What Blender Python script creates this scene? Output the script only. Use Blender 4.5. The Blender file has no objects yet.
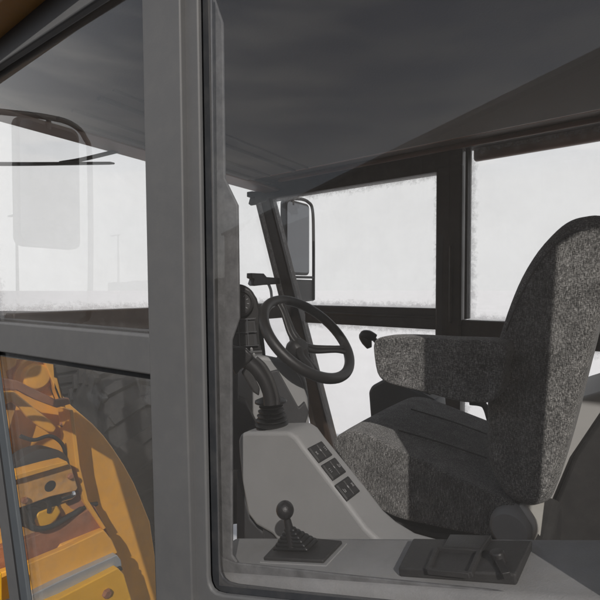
import bpy, bmesh, math, random
from mathutils import Vector, Matrix, noise
random.seed(4)
R = math.radians
sc = bpy.context.scene
CAMZ = 2.0
# ------------------------------------------------------------------ camera
YAW, PITCH, F = R(36), R(1.32), 434.0
cam_d = bpy.data.cameras.new("camera"); cam = bpy.data.objects.new("camera", cam_d)
sc.collection.objects.link(cam); sc.camera = cam
cam_d.sensor_width = 36; cam_d.lens = 36*F/600; cam_d.clip_start = .02; cam_d.clip_end = 3000
fw = Vector((-math.sin(YAW)*math.cos(PITCH), math.cos(YAW)*math.cos(PITCH), -math.sin(PITCH)))
rt = Vector((math.cos(YAW), math.sin(YAW), 0)); up = rt.cross(fw)
CAM = Vector((0, 0, CAMZ))
cam.matrix_world = Matrix((( rt.x, up.x, -fw.x, 0), (rt.y, up.y, -fw.y, 0), (rt.z, up.z, -fw.z, CAMZ), (0, 0, 0, 1)))
# ------------------------------------------------------------------ world, sun
SUN_A, SUN_E = R(40), R(35)           # the sun stands behind the camera to the right
w = bpy.data.worlds.new("World"); sc.world = w; w.use_nodes = True
nt = w.node_tree; nt.nodes.clear()
def wn(t): return nt.nodes.new(t)
out = wn('ShaderNodeOutputWorld'); bg = wn('ShaderNodeBackground'); bg.inputs[1].default_value = .1
sky = wn('ShaderNodeTexSky'); sky.sky_type = 'NISHITA'; sky.sun_disc = False
sky.sun_elevation = SUN_E; sky.sun_rotation = R(140); sky.air_density = 1.0; sky.dust_density = 2.0
mix = wn('ShaderNodeMix'); mix.data_type = 'RGBA'
tc = wn('ShaderNodeTexCoord'); sep = wn('ShaderNodeSeparateXYZ'); mr = wn('ShaderNodeMapRange')
mpn = wn('ShaderNodeMapping'); mpn.inputs['Scale'].default_value = (1, 1, 6)
cl = wn('ShaderNodeTexNoise'); cl.inputs['Scale'].default_value = 3.2; cl.inputs['Detail'].default_value = 6
crp = wn('ShaderNodeMapRange'); crp.inputs['From Min'].default_value = .42; crp.inputs['From Max'].default_value = .68
crp.inputs['To Min'].default_value = 0; crp.inputs['To Max'].default_value = .42
mr.inputs['From Min'].default_value = .22; mr.inputs['From Max'].default_value = .6
mr.inputs['To Min'].default_value = 1.0; mr.inputs['To Max'].default_value = .25
mx = wn('ShaderNodeMath'); mx.operation = 'ADD'; mx.use_clamp = True
L = nt.links.new
L(tc.outputs['Generated'], sep.inputs[0]); L(sep.outputs['Z'], mr.inputs['Value'])
L(tc.outputs['Generated'], mpn.inputs[0]); L(mpn.outputs[0], cl.inputs['Vector']); L(cl.outputs['Fac'], crp.inputs['Value'])
dot = wn('ShaderNodeVectorMath'); dot.operation = 'DOT_PRODUCT'; dot.inputs[1].default_value = (-.62, .78, 0)
L(tc.outputs['Generated'], dot.inputs[0]); az = wn('ShaderNodeMapRange'); az.inputs['From Min'].default_value = -.25; az.inputs['From Max'].default_value = .3
az.inputs['To Min'].default_value = .25; az.inputs['To Max'].default_value = 1.0; L(dot.outputs['Value'], az.inputs['Value'])
ml = wn('ShaderNodeMath'); ml.operation = 'MULTIPLY'; L(mr.outputs[0], ml.inputs[0]); L(az.outputs[0], ml.inputs[1])
L(ml.outputs[0], mx.inputs[0]); L(crp.outputs[0], mx.inputs[1])
L(mx.outputs[0], mix.inputs['Factor']); L(sky.outputs[0], mix.inputs['A']); mix.inputs['B'].default_value = (9.7, 9.7, 9.6, 1)
L(mix.outputs['Result'], bg.inputs[0]); L(bg.outputs[0], out.inputs[0])
sd = bpy.data.lights.new("sun", 'SUN'); sd.energy = 3.2; sd.angle = R(.5); sd.color = (1, .95, .88)
so = bpy.data.objects.new("sun", sd); sc.collection.objects.link(so); so.location = (4, -5, 8)
sdir = Vector((-math.sin(SUN_A)*math.cos(SUN_E), math.cos(SUN_A)*math.cos(SUN_E), -math.sin(SUN_E)))
so.rotation_euler = sdir.to_track_quat('-Z', 'Y').to_euler()
sc.view_settings.view_transform = 'Standard'; sc.view_settings.look = 'None'
sc.view_settings.exposure = .05; sc.view_settings.gamma = 1
sc.render.engine = 'CYCLES'; sc.cycles.transparent_max_bounces = 24; sc.cycles.max_bounces = 10
sc.render.resolution_x = 1024; sc.render.resolution_y = 1024

# ------------------------------------------------------------------ points on real planes of the cab
def ray(px, py): return fw + rt*((px-300)/F) + up*((300-py)/F)
def PT(px, py, t): return CAM + ray(px, py)*t
def PY(px, py, Y): d = ray(px, py); return CAM + d*(Y/d.y)
def PX(px, py, X): d = ray(px, py); return CAM + d*(X/d.x)
def PZ(px, py, z): d = ray(px, py); return CAM + d*(z/d.z)
SL, SB = .337, -.330                   # the door sill shelf: z = SB + SL * x
def PS(px, py, lift=0):
    d = ray(px, py); t = (SB+lift)/(d.z-SL*d.x); return CAM + d*t
SN = Vector((-SL, 0, 1)).normalized()

# ------------------------------------------------------------------ materials
def mat(name, col, rough=.6, metal=0, var=.12, vs=8, bump=0, bs=60, dust=0, spec=.5, coat=0):
    m = bpy.data.materials.new(name); m.use_nodes = True; n = m.node_tree; b = n.nodes['Principled BSDF']
    b.inputs['Roughness'].default_value = rough; b.inputs['Metallic'].default_value = metal
    b.inputs['Specular IOR Level'].default_value = spec; b.inputs['Coat Weight'].default_value = coat
    t = n.nodes.new('ShaderNodeTexCoord')
    ns = n.nodes.new('ShaderNodeTexNoise'); ns.inputs['Scale'].default_value = vs; ns.inputs['Detail'].default_value = 8
    ns.inputs['Roughness'].default_value = .62
    n.links.new(t.outputs['Object'], ns.inputs['Vector'])
    cr = n.nodes.new('ShaderNodeValToRGB'); cr.color_ramp.elements[0].position = .3; cr.color_ramp.elements[1].position = .7
    c = Vector(col)
    cr.color_ramp.elements[0].color = (*[max(0, x*(1-var)) for x in c], 1)
    cr.color_ramp.elements[1].color = (*[min(1, x*(1+var)) for x in c], 1)
    n.links.new(ns.outputs['Fac'], cr.inputs[0]); last = cr.outputs[0]
    if dust:
        n2 = n.nodes.new('ShaderNodeTexNoise'); n2.inputs['Scale'].default_value = 23; n2.inputs['Detail'].default_value = 10
        n2.inputs['Roughness'].default_value = .7
        n.links.new(t.outputs['Object'], n2.inputs['Vector'])
        r2 = n.nodes.new('ShaderNodeMapRange'); r2.inputs['From Min'].default_value = .45; r2.inputs['From Max'].default_value = .75
        r2.inputs['To Max'].default_value = dust; n.links.new(n2.outputs['Fac'], r2.inputs['Value'])
        mm = n.nodes.new('ShaderNodeMix'); mm.data_type = 'RGBA'; mm.inputs['B'].default_value = (.30, .28, .25, 1)
        n.links.new(r2.outputs[0], mm.inputs['Factor']); n.links.new(last, mm.inputs['A']); last = mm.outputs['Result']
    n.links.new(last, b.inputs['Base Color'])
    rr = n.nodes.new('ShaderNodeMapRange'); rr.inputs['To Min'].default_value = max(.02, rough-.1); rr.inputs['To Max'].default_value = min(1, rough+.12)
    n.links.new(ns.outputs['Fac'], rr.inputs['Value']); n.links.new(rr.outputs[0], b.inputs['Roughness'])
    if bump:
        nb = n.nodes.new('ShaderNodeTexNoise'); nb.inputs['Scale'].default_value = bs; nb.inputs['Detail'].default_value = 4
        n.links.new(t.outputs['Object'], nb.inputs['Vector'])
        bn = n.nodes.new('ShaderNodeBump'); bn.inputs['Strength'].default_value = bump; bn.inputs['Distance'].default_value = .002
        n.links.new(nb.outputs['Fac'], bn.inputs['Height']); n.links.new(bn.outputs[0], b.inputs['Normal'])
    return m

M = {}
M['frame'] = mat('grey_paint', (.096, .097, .10), .6, var=.06, vs=5, bump=.08, bs=300, dust=.06)
M['edge'] = mat('grey_blue_seal', (.075, .085, .095), .5, var=.1)
M['rubber'] = mat('black_rubber', (.02, .02, .021), .6, bump=.2)
M['felt'] = mat('grey_trim', (.15, .15, .152), .9, var=.3, vs=38, bump=.4, bs=120)
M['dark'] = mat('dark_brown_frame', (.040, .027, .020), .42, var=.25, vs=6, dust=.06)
M['brown'] = mat('brown_underside', (.17, .085, .05), .5, var=.2)
M['liner'] = mat('headliner', (.115, .095, .080), .8, var=.08, vs=3, bump=.3, bs=200)
M['liner2'] = mat('roof_brown', (.075, .042, .024), .6, var=.15)
M['plastic'] = mat('light_grey_plastic', (.30, .30, .297), .55, var=.05, bump=.25, bs=500, dust=.05)
M['plastic_dirty'] = mat('dusty_grey_plastic', (.285, .285, .283), .65, var=.14, vs=12, bump=.3, bs=400, dust=.35)
M['black'] = mat('black_plastic', (.022, .021, .021), .42, var=.15, bump=.25, bs=500)
M['blackm'] = mat('matt_black_plastic', (.03, .029, .029), .6, var=.15, bump=.3, bs=400, dust=.05)
M['charcoal'] = mat('charcoal_panel', (.045, .045, .047), .6, var=.12, bump=.3, bs=300)
M['bellows'] = mat('bellows_rubber', (.018, .018, .018), .38)
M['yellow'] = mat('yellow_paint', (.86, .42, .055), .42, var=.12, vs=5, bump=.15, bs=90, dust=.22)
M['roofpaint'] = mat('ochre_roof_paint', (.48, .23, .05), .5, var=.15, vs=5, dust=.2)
M['yellow_dirty'] = mat('scuffed_yellow_paint', (.66, .34, .09), .6, var=.3, vs=16, bump=.4, bs=80, dust=.5)
M['yellow_clean'] = mat('bright_yellow_paint', (.80, .42, .02), .35, var=.08)
M['rust_shadow'] = mat('rusty_steel_and_shadow', (.30, .12, .06), .7, var=.3, vs=14, bump=.4, dust=.2)  # rust brown, also the painted shadow bar on the lift arm
M['steel'] = mat('pale_steel', (.42, .45, .48), .35, metal=.3, var=.1)
M['chrome'] = mat('chrome', (.7, .7, .7), .12, metal=1, var=.02)
M['tyre'] = mat('tyre_rubber', (.025, .025, .026), .85, var=.2, vs=9, bump=.4, dust=.08)
M['mirror'] = mat('mirror_glass', (.16, .165, .175), .03, metal=1, var=.01)
M['icon'] = mat('icon_print', (.34, .34, .34), .5, var=.02)
M['belt'] = mat('pale_webbing', (.45, .44, .41), .8, var=.1, bump=.4)
M['asphalt'] = mat('asphalt', (.06, .06, .06), .9, var=.2, vs=3, bump=.4, bs=40)
M['shed'] = mat('brown_cladding', (.05, .035, .025), .7, var=.2)
M['seal'] = mat('dark_grey_seal', (.036, .039, .045), .5, var=.15, dust=.1)
M['pale'] = mat('pale_grey_plastic', (.42, .415, .405), .6, var=.05)
M['ground'] = mat('pale_concrete', (.88, .875, .865), .85, var=.06, vs=.25, bump=.3, bs=6)

def fabric():
    m = bpy.data.materials.new('woven_tweed'); m.use_nodes = True; n = m.node_tree; b = n.nodes['Principled BSDF']
    N = n.nodes.new; K = n.links.new
    b.inputs['Roughness'].default_value = .95; b.inputs['Specular IOR Level'].default_value = .1
    b.inputs['Sheen Weight'].default_value = .15
    t = N('ShaderNodeTexCoord')
    res = []
    for k, s in enumerate(((1050, 1050, 120), (190, 560, 1250))):
        mp = N('ShaderNodeMapping'); mp.inputs['Scale'].default_value = s; K(t.outputs['Object'], mp.inputs[0])
        q = N('ShaderNodeTexNoise'); q.inputs['Scale'].default_value = 1; q.inputs['Detail'].default_value = 3
        q.inputs['Roughness'].default_value = .7; K(mp.outputs[0], q.inputs['Vector']); res.append(q.outputs['Fac'])
    a = N('ShaderNodeMath'); a.operation = 'ADD'; K(res[0], a.inputs[0]); K(res[1], a.inputs[1])
    low = N('ShaderNodeTexNoise'); low.inputs['Scale'].default_value = 26; low.inputs['Detail'].default_value = 3; K(t.outputs['Object'], low.inputs['Vector'])
    lm = N('ShaderNodeMapRange'); lm.inputs['To Min'].default_value = -.09; lm.inputs['To Max'].default_value = .09; K(low.outputs['Fac'], lm.inputs['Value'])
    a2 = N('ShaderNodeMath'); a2.operation = 'ADD'; K(a.outputs[0], a2.inputs[0]); K(lm.outputs[0], a2.inputs[1])
    c = N('ShaderNodeValToRGB'); e = c.color_ramp.elements; mr = N('ShaderNodeMapRange')
    mr.inputs['From Min'].default_value = .78; mr.inputs['From Max'].default_value = 1.26; K(a2.outputs[0], mr.inputs['Value'])
    e[0].position = 0; e[0].color = (.020, .020, .020, 1); e[1].position = 1; e[1].color = (.58, .57, .555, 1)
    x = e.new(.40); x.color = (.072, .071, .070, 1); x = e.new(.64); x.color = (.24, .235, .225, 1)
    K(mr.outputs[0], c.inputs[0]); K(c.outputs[0], b.inputs['Base Color'])
    bn = N('ShaderNodeBump'); bn.inputs['Strength'].default_value = .6; bn.inputs['Distance'].default_value = .0015
    K(a2.outputs[0], bn.inputs['Height']); K(bn.outputs[0], b.inputs['Normal'])
    return m
M['fabric'] = fabric()

def glass(name, tint=(.93, .93, .935), refl=1.1, base=.02, edge=.55, width=.05, dcol=(.5, .49, .47), streak=.03):
    m = bpy.data.materials.new(name); m.use_nodes = True; n = m.node_tree; n.nodes.clear()
    N = n.nodes.new; K = n.links.new
    o = N('ShaderNodeOutputMaterial'); tr = N('ShaderNodeBsdfTransparent'); tr.inputs[0].default_value = (*tint, 1)
    gl = N('ShaderNodeBsdfGlossy'); gl.inputs['Roughness'].default_value = .0; gl.inputs['Color'].default_value = (1, 1, 1, 1)
    fr = N('ShaderNodeFresnel'); fr.inputs['IOR'].default_value = 1.5
    f2 = N('ShaderNodeMath'); f2.operation = 'MULTIPLY'; f2.inputs[1].default_value = refl; f2.use_clamp = True; K(fr.outputs[0], f2.inputs[0])
    m1 = N('ShaderNodeMixShader'); K(f2.outputs[0], m1.inputs[0]); K(tr.outputs[0], m1.inputs[1]); K(gl.outputs[0], m1.inputs[2])
    # dust lying on the pane: thin in the middle, thick and ragged along the seal
    at = N('ShaderNodeAttribute'); at.attribute_name = 'edge_distance'
    t = N('ShaderNodeTexCoord')
    n1 = N('ShaderNodeTexNoise'); n1.inputs['Scale'].default_value = 34; n1.inputs['Detail'].default_value = 9; n1.inputs['Roughness'].default_value = .78
    K(t.outputs['Object'], n1.inputs['Vector'])
    mm = N('ShaderNodeMath'); mm.operation = 'MULTIPLY_ADD'; K(n1.outputs['Fac'], mm.inputs[0]); mm.inputs[1].default_value = width*2.4; mm.inputs[2].default_value = -width*1.15
    ad = N('ShaderNodeMath'); ad.operation = 'ADD'; K(at.outputs['Fac'], ad.inputs[0]); K(mm.outputs[0], ad.inputs[1])
    er = N('ShaderNodeMapRange'); er.inputs['From Min'].default_value = 0; er.inputs['From Max'].default_value = width
    er.inputs['To Min'].default_value = edge; er.inputs['To Max'].default_value = 0; er.interpolation_type = 'SMOOTHSTEP'; K(ad.outputs[0], er.inputs['Value'])
    n3 = N('ShaderNodeTexNoise'); n3.inputs['Scale'].default_value = 5; n3.inputs['Detail'].default_value = 9; n3.inputs['Roughness'].default_value = .65
    K(t.outputs['Object'], n3.inputs['Vector'])
    br = N('ShaderNodeMapRange'); br.inputs['From Min'].default_value = .35; br.inputs['From Max'].default_value = .7
    br.inputs['To Min'].default_value = base; br.inputs['To Max'].default_value = base+streak; K(n3.outputs['Fac'], br.inputs['Value'])
    sm = N('ShaderNodeMath'); sm.operation = 'ADD'; sm.use_clamp = True; K(er.outputs[0], sm.inputs[0]); K(br.outputs[0], sm.inputs[1])
    df = N('ShaderNodeBsdfDiffuse'); df.inputs[0].default_value = (*dcol, 1)
    tl = N('ShaderNodeBsdfTranslucent'); tl.inputs[0].default_value = (*dcol, 1)
    dm = N('ShaderNodeMixShader'); dm.inputs[0].default_value = .5; K(df.outputs[0], dm.inputs[1]); K(tl.outputs[0], dm.inputs[2])
    m2 = N('ShaderNodeMixShader'); K(sm.outputs[0], m2.inputs[0]); K(m1.outputs[0], m2.inputs[1]); K(dm.outputs[0], m2.inputs[2])
    # the pane is a solid slab: only the face a ray enters by reflects and carries dust
    ge = N('ShaderNodeNewGeometry'); t2 = N('ShaderNodeBsdfTransparent')
    m3 = N('ShaderNodeMixShader'); K(ge.outputs['Backfacing'], m3.inputs[0]); K(m2.outputs[0], m3.inputs[1]); K(t2.outputs[0], m3.inputs[2])
    K(m3.outputs[0], o.inputs[0]); return m
M['glass_near'] = glass('dusty_side_glass', base=.07, edge=.16, width=.03, streak=.03, dcol=(.36, .35, .34), tint=(.90, .90, .91))
M['glass_lower'] = glass('dusty_lower_glass', base=.13, edge=.2, width=.03, streak=.06, dcol=(.40, .39, .37), tint=(.92, .92, .92), refl=1.1)
M['glass_far'] = glass('dusty_window_glass', base=.02, edge=.5, width=.045, streak=.07, dcol=(.62, .61, .59), tint=(.97, .97, .97), refl=1.2)

# ------------------------------------------------------------------ mesh helpers
class MB:
    def __init__(s): s.bm = bmesh.new()
    def prism(s, pts, vec):
        vec = Vector(vec); a = [s.bm.verts.new(p) for p in pts]; b = [s.bm.verts.new(Vector(p)+vec) for p in pts]; n = len(pts)
        s.bm.faces.new(a); s.bm.faces.new(b[::-1])
        for i in range(n): s.bm.faces.new((a[i], b[i], b[(i+1) % n], a[(i+1) % n]))
        return s
    def loft(s, A, B):
        a = [s.bm.verts.new(p) for p in A]; b = [s.bm.verts.new(p) for p in B]; n = len(A)
        s.bm.faces.new(a); s.bm.faces.new(b[::-1])
        for i in range(n): s.bm.faces.new((a[i], b[i], b[(i+1) % n], a[(i+1) % n]))
        return s
    def box(s, x0, x1, y0, y1, z0, z1):
        return s.prism([(x0, y0, z0), (x1, y0, z0), (x1, y0, z1), (x0, y0, z1)], (0, y1-y0, 0))
    def bar(s, a, b, wd, ht, upv=(0, 0, 1)):
        a = Vector(a); b = Vector(b); d = (b-a).normalized(); u = Vector(upv); sd_ = d.cross(u).normalized(); u = sd_.cross(d).normalized()
        return s.prism([a+sd_*wd/2+u*ht/2, a-sd_*wd/2+u*ht/2, a-sd_*wd/2-u*ht/2, a+sd_*wd/2-u*ht/2], b-a)
    def tube(s, path, r, seg=14, smooth=True, flat=1.0):
        path = [Vector(p) for p in path]; rs = r if isinstance(r, (list, tuple)) else [r]*len(path)
        if smooth and len(path) > 2:
            P2, R2 = [], []
            for i in range(len(path)-1):
                p0 = path[max(i-1, 0)]; p1 = path[i]; p2 = path[i+1]; p3 = path[min(i+2, len(path)-1)]
                for k in range(6):
                    u = k/6
                    P2.append(.5*((2*p1)+(p2-p0)*u+(2*p0-5*p1+4*p2-p3)*u*u+(3*p1-p0-3*p2+p3)*u**3)); R2.append(rs[i]*(1-u)+rs[i+1]*u)
            P2.append(path[-1]); R2.append(rs[-1]); path, rs = P2, R2
        t0 = (path[1]-path[0]).normalized(); ref = Vector((0, 0, 1)) if abs(t0.z) < .9 else Vector((1, 0, 0))
        n = t0.cross(ref).normalized(); rings = []
        for i, p in enumerate(path):
            t = (path[min(i+1, len(path)-1)]-path[max(i-1, 0)]).normalized()
            n = (n-t*n.dot(t)).normalized(); b = t.cross(n)
            rings.append([s.bm.verts.new(p+(n*math.cos(2*math.pi*k/seg)+b*math.sin(2*math.pi*k/seg)*flat)*rs[i]) for k in range(seg)])
        for A, B in zip(rings, rings[1:]):
            for k in range(seg): s.bm.faces.new((A[k], A[(k+1) % seg], B[(k+1) % seg], B[k]))
        s.bm.faces.new(rings[0][::-1]); s.bm.faces.new(rings[-1]); return s
    def lathe(s, prof, o, axis, seg=32):
        o = Vector(o); ax = Vector(axis).normalized(); ref = Vector((0, 0, 1)) if abs(ax.z) < .9 else Vector((1, 0, 0))
        a = ax.cross(ref).normalized(); b = ax.cross(a); rings = []
        for r, h in prof:
            rings.append([s.bm.verts.new(o+ax*h+(a*math.cos(2*math.pi*k/seg)+b*math.sin(2*math.pi*k/seg))*max(r, 1e-4)) for k in range(seg)])
        for A, B in zip(rings, rings[1:]):
            for k in range(seg): s.bm.faces.new((A[k], B[k], B[(k+1) % seg], A[(k+1) % seg]))
        s.bm.faces.new(rings[0]); s.bm.faces.new(rings[-1][::-1]); return s
    def torus(s, c, n, Rr, r, seg=64, sub=16, a0=0, a1=2*math.pi):
        c = Vector(c); n = Vector(n).normalized(); a = n.cross(Vector((0, 0, 1))).normalized(); b = n.cross(a); rings = []
        for i in range(seg):
            th = 2*math.pi*i/seg; d = a*math.cos(th)+b*math.sin(th)
            rings.append([s.bm.verts.new(c+d*(Rr+r*math.cos(2*math.pi*k/sub))+n*r*math.sin(2*math.pi*k/sub)) for k in range(sub)])
        for i in range(seg):
            A = rings[i]; B = rings[(i+1) % seg]
            for k in range(sub): s.bm.faces.new((A[k], A[(k+1) % sub], B[(k+1) % sub], B[k]))
        return s
    def build(s, name, m, parent=None, bevel=.0, segs=3, smooth=True, cut=None):
        bmesh.ops.recalc_face_normals(s.bm, faces=s.bm.faces)
        me = bpy.data.meshes.new(name)
        org = root_loc(parent)
        bmesh.ops.translate(s.bm, verts=s.bm.verts, vec=-org); s.bm.to_mesh(me); s.bm.free()
        o = bpy.data.objects.new(name, me); sc.collection.objects.link(o)
        if parent: o.parent = parent
        me.materials.append(M[m] if isinstance(m, str) else m)
        if bevel:
            b = o.modifiers.new('bevel', 'BEVEL'); b.width = bevel; b.segments = segs; b.limit_method = 'ANGLE'; b.angle_limit = R(28); b.harden_normals = False
        if smooth:
            for p in me.polygons: p.use_smooth = True
            try: me.set_sharp_from_angle(angle=R(42) if not bevel else R(60))
            except Exception: pass
        return o
LOC = {}
def root_loc(p):
    while p is not None and p.parent is not None: p = p.parent
    return Vector(LOC.get(p.name, (0, 0, 0))) if p else Vector((0, 0, 0))
def thing(name, label, cat, loc, group=None):
    o = bpy.data.objects.new(name, None); sc.collection.objects.link(o); o.location = loc; LOC[o.name] = tuple(loc)
    o.empty_display_size = .1; o['label'] = label; o['category'] = cat
    if group: o['group'] = group
    return o
def lab(o, text): o['label'] = text; return o

def pane(name, quad, thick, m, parent, n=44):
    """glass slab from four corners in one plane, with each vertex's distance to the nearest edge"""
    q = [Vector(p) for p in quad]; bm = bmesh.new(); lay = bm.verts.layers.float.new('edge_distance')
    nor = (q[1]-q[0]).cross(q[3]-q[0]).normalized(); org = root_loc(parent)
    def dist(p):
        d = 9
        for i in range(4):
            a, b = q[i], q[(i+1) % 4]; e = (b-a).normalized(); d = min(d, ((p-a)-e*(p-a).dot(e)).length)
        return d
    sheets = []
    for s_ in (0, 1):
        g = []
        for i in range(n+1):
            row = []
            for j in range(n+1):
                u, v = i/n, j/n
                u = .5-.5*math.cos(math.pi*u); v = .5-.5*math.cos(math.pi*v)
                p = (q[0]*(1-u)+q[1]*u)*(1-v)+(q[3]*(1-u)+q[2]*u)*v
                vt = bm.verts.new(p+nor*thick*(s_-.5)-org); vt[lay] = dist(p); row.append(vt)
            g.append(row)
        sheets.append(g)
    for g in sheets:
        for i in range(n):
            for j in range(n): bm.faces.new((g[i][j], g[i+1][j], g[i+1][j+1], g[i][j+1]))
    A, B = sheets
    for i in range(n):
        bm.faces.new((A[i][0], A[i+1][0], B[i+1][0], B[i][0])); bm.faces.new((A[i][n], A[i+1][n], B[i+1][n], B[i][n]))
        bm.faces.new((A[0][i], A[0][i+1], B[0][i+1], B[0][i])); bm.faces.new((A[n][i], A[n][i+1], B[n][i+1], B[n][i]))
    bmesh.ops.recalc_face_normals(bm, faces=bm.faces)
    me = bpy.data.meshes.new(name); bm.to_mesh(me); bm.free()
    o = bpy.data.objects.new(name, me); sc.collection.objects.link(o); o.parent = parent; me.materials.append(M[m]); return o

# ------------------------------------------------------------------ setting
g = MB(); g.prism([(-1500, -1500, -.3), (1500, -1500, -.3), (1500, 1500, -.3), (-1500, 1500, -.3)], (0, 0, .3))
go = g.build('ground', 'ground', smooth=False); go['kind'] = 'structure'
# asphalt yard added out of view to dim the panes' reflections; pale concrete beyond
fh = Vector((-math.sin(YAW), math.cos(YAW), 0)); rh = Vector((math.cos(YAW), math.sin(YAW), 0))
g = MB(); g.prism([Vector((-5.78, 0, .002)), fh*3.4+rh*1200+Vector((0, 0, .002)), Vector((1200, -1200, .002)), Vector((-1200, -1200, .002)), Vector((-1200, 0, .002))], (0, 0, .004))
go = g.build('yard', 'asphalt', smooth=False); go['kind'] = 'structure'

# ================================================================== CAB
cab = thing('machine_cab', 'grey framed machine cab with dusty windows and dark headliner', 'vehicle cab', (-.4, 1.2, .7))
YN, YF, XF = .5, 2.0, -1.66
def w3(x, y, z): return Vector((x, y, CAMZ+z))
# --- near side: grey outer frame -------------------------------------------------
m = MB(); m.prism([PY(141, -30, YN), PY(179, -30, YN), PY(184, 300, YN), PY(193, 640, YN), PY(157, 640, YN), PY(147.5, 300, YN)], (0, .03, 0))
m.build('window_post', 'frame', cab, bevel=.003)
m = MB(); m.prism([PY(182.5, -30, YN+.012), PY(197, -30, YN+.012), PY(202, 300, YN+.012), PY(207.5, 577, YN+.012), PY(208.5, 584.5, YN+.012), PY(211, 590, YN+.012), PY(215.5, 593.5, YN+.012), PY(223, 595.5, YN+.012), PY(290, 603, YN+.012), PY(700, 640, YN+.012), PY(700, 760, YN+.012), PY(196.5, 660, YN+.012), PY(188, 300, YN+.012)], (0, .010, 0))
door = m.build('door_frame', 'frame', cab, bevel=.003)
m = MB(); m.box(-.74, -.655, YN+.058, YN+.08, CAMZ-.55, CAMZ+.56)
m.build('post_seal', 'rubber', cab)
m = MB(); m.prism([PY(-60, 70, YN), PY(-60, 107, YN), PY(0, 64, YN), PY(96, 0, YN), PY(150, -36, YN), PY(150, -74, YN), PY(39, 0, YN), PY(0, 30, YN)], (0, .02, 0))
m.build('window_header', 'frame', cab, bevel=.005)
m = MB(); m.prism([PY(-1, 67, YN+.02), PY(97, 3, YN+.02), PY(150, -33, YN+.02), PY(150, -44, YN+.02), PY(-50, 90, YN+.02), PY(-50, 104, YN+.02)], (0, .008, 0))
m.build('header_seal', 'rubber', cab)
m = MB(); m.prism([PY(-40, 319, YN+.001), PY(150, 335, YN+.001), PY(154, 376, YN+.001), PY(-40, 346, YN+.001)], (0, .045, 0))
m.build('transom', 'frame', cab, bevel=.005)
m = MB(); m.prism([PY(-40, 315.5, YN+.02), PY(148, 331.5, YN+.02), PY(148, 338, YN+.02), PY(-40, 322, YN+.02)], (0, .03, 0))
m.prism([PY(-40, 342, YN+.02), PY(152, 370, YN+.02), PY(152, 379.5, YN+.02), PY(-40, 350, YN+.02)], (0, .03, 0))
m.build('transom_seal', 'rubber', cab)
# raked near front pillar
def fp(z, off=0): return Vector((-1.502-.312*z+off, YN, CAMZ+z))
zt, zb = .62, -1.0
m = MB(); m.prism([fp(zt, -.17), fp(zt, -.09), fp(zb, -.09), fp(zb, -.17)], (0, .012, 0)); m.build('front_pillar', 'frame', cab, bevel=.006)
m = MB(); m.prism([fp(zt, -.092), fp(zt, -.078), fp(zb, -.078), fp(zb, -.092)], (0, .02, 0)); m.build('pillar_seal', 'rubber', cab)
m = MB(); m.prism([fp(zt, -.080), fp(zt, -.030), fp(zb, -.030), fp(zb, -.080)], (0, .012, 0)); m.build('glass_border', 'edge', cab, bevel=.003)
# near panes
a, b = fp(.66), fp(-.10); yg = YN+.022
def onY(v, y): return Vector((v.x, y, v.z))
pane('window_glass', [onY(fp(-.095, -.05), yg), Vector((-.69, yg, CAMZ-.085)), Vector((-.69, yg, CAMZ+.65)), onY(fp(.65, -.05), yg)], .005, 'glass_near', cab)
pane('window_glass', [onY(fp(-.98, -.05), yg), Vector((-.66, yg, CAMZ-.98)), Vector((-.66, yg, CAMZ-.165)), onY(fp(-.175, -.05), yg)], .005, 'glass_lower', cab)
# door glass (its lower edge climbs towards the rear) with black seal
yd = YN+.03
def sillz(x): return CAMZ+SB+.006+SL*x
pane('door_glass', [Vector((-.56, yd, sillz(-.56)-.01)), Vector((.30, yd, sillz(.30)-.01)), Vector((.30, yd, CAMZ+.66)), Vector((-.585, yd, CAMZ+.66))], .005, 'glass_near', door)
m = MB(); m.prism([PY(197, -30, yd+.006), PY(211, -30, yd+.006), PY(214, 300, yd+.006), PY(219, 563, yd+.006), PY(220, 572, yd+.006), PY(223, 578, yd+.006), PY(228, 582, yd+.006), PY(237, 584.5, yd+.006), PY(300, 592, yd+.006), PY(700, 632, yd+.006), PY(700, 660, yd+.006), PY(204, 600, yd+.006), PY(196, 300, yd+.006)], (0, .005, 0))
m.build('door_seal', 'seal', door, bevel=.003)
m = MB(); m.prism([PY(172, -30, YN+.0325), PY(190, -30, YN+.0325), PY(192, 300, YN+.0325), PY(200, 600, YN+.0325), PY(200, 650, YN+.0325), PY(185, 650, YN+.0325), PY(176, 300, YN+.0325)], (0, .01, 0))
m.build('post_gap_seal', 'rubber', cab)
# rear near post behind the door: throws the wide shadow over the seat
m = MB(); m.prism([w3(.045, YN, -.9), w3(.25, YN, -.9), w3(.302, YN, .04), w3(.328, YN, .575), w3(.43, YN, .645), w3(.045, YN, .645)], (0, .06, 0)); m.build('rear_post', 'frame', cab, bevel=.006)
m = MB(); m.box(.95, 1.02, YN, YN+.06, CAMZ-.9, CAMZ+.62); m.build('rear_pillar', 'frame', cab, bevel=.006)
m = MB(); m.box(-.66, 1.02, YN+.001, YN+.051, CAMZ+.645, CAMZ+.698); m.build('door_header', 'frame', cab, bevel=.005)
# lower near side skin
m = MB(); m.prism([(-1.3, YN+.005, CAMZ-1.25), (.98, YN+.005, CAMZ-1.25), (.98, YN+.005, CAMZ-.35), (.3, YN+.005, CAMZ-.36), (-.6, YN+.005, CAMZ-.70), (-.68, YN+.005, CAMZ-1.0), (-1.2, YN+.005, CAMZ-1.0)], (0, .045, 0))
m.build('side_panel', 'yellow', cab, bevel=.006)
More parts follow.
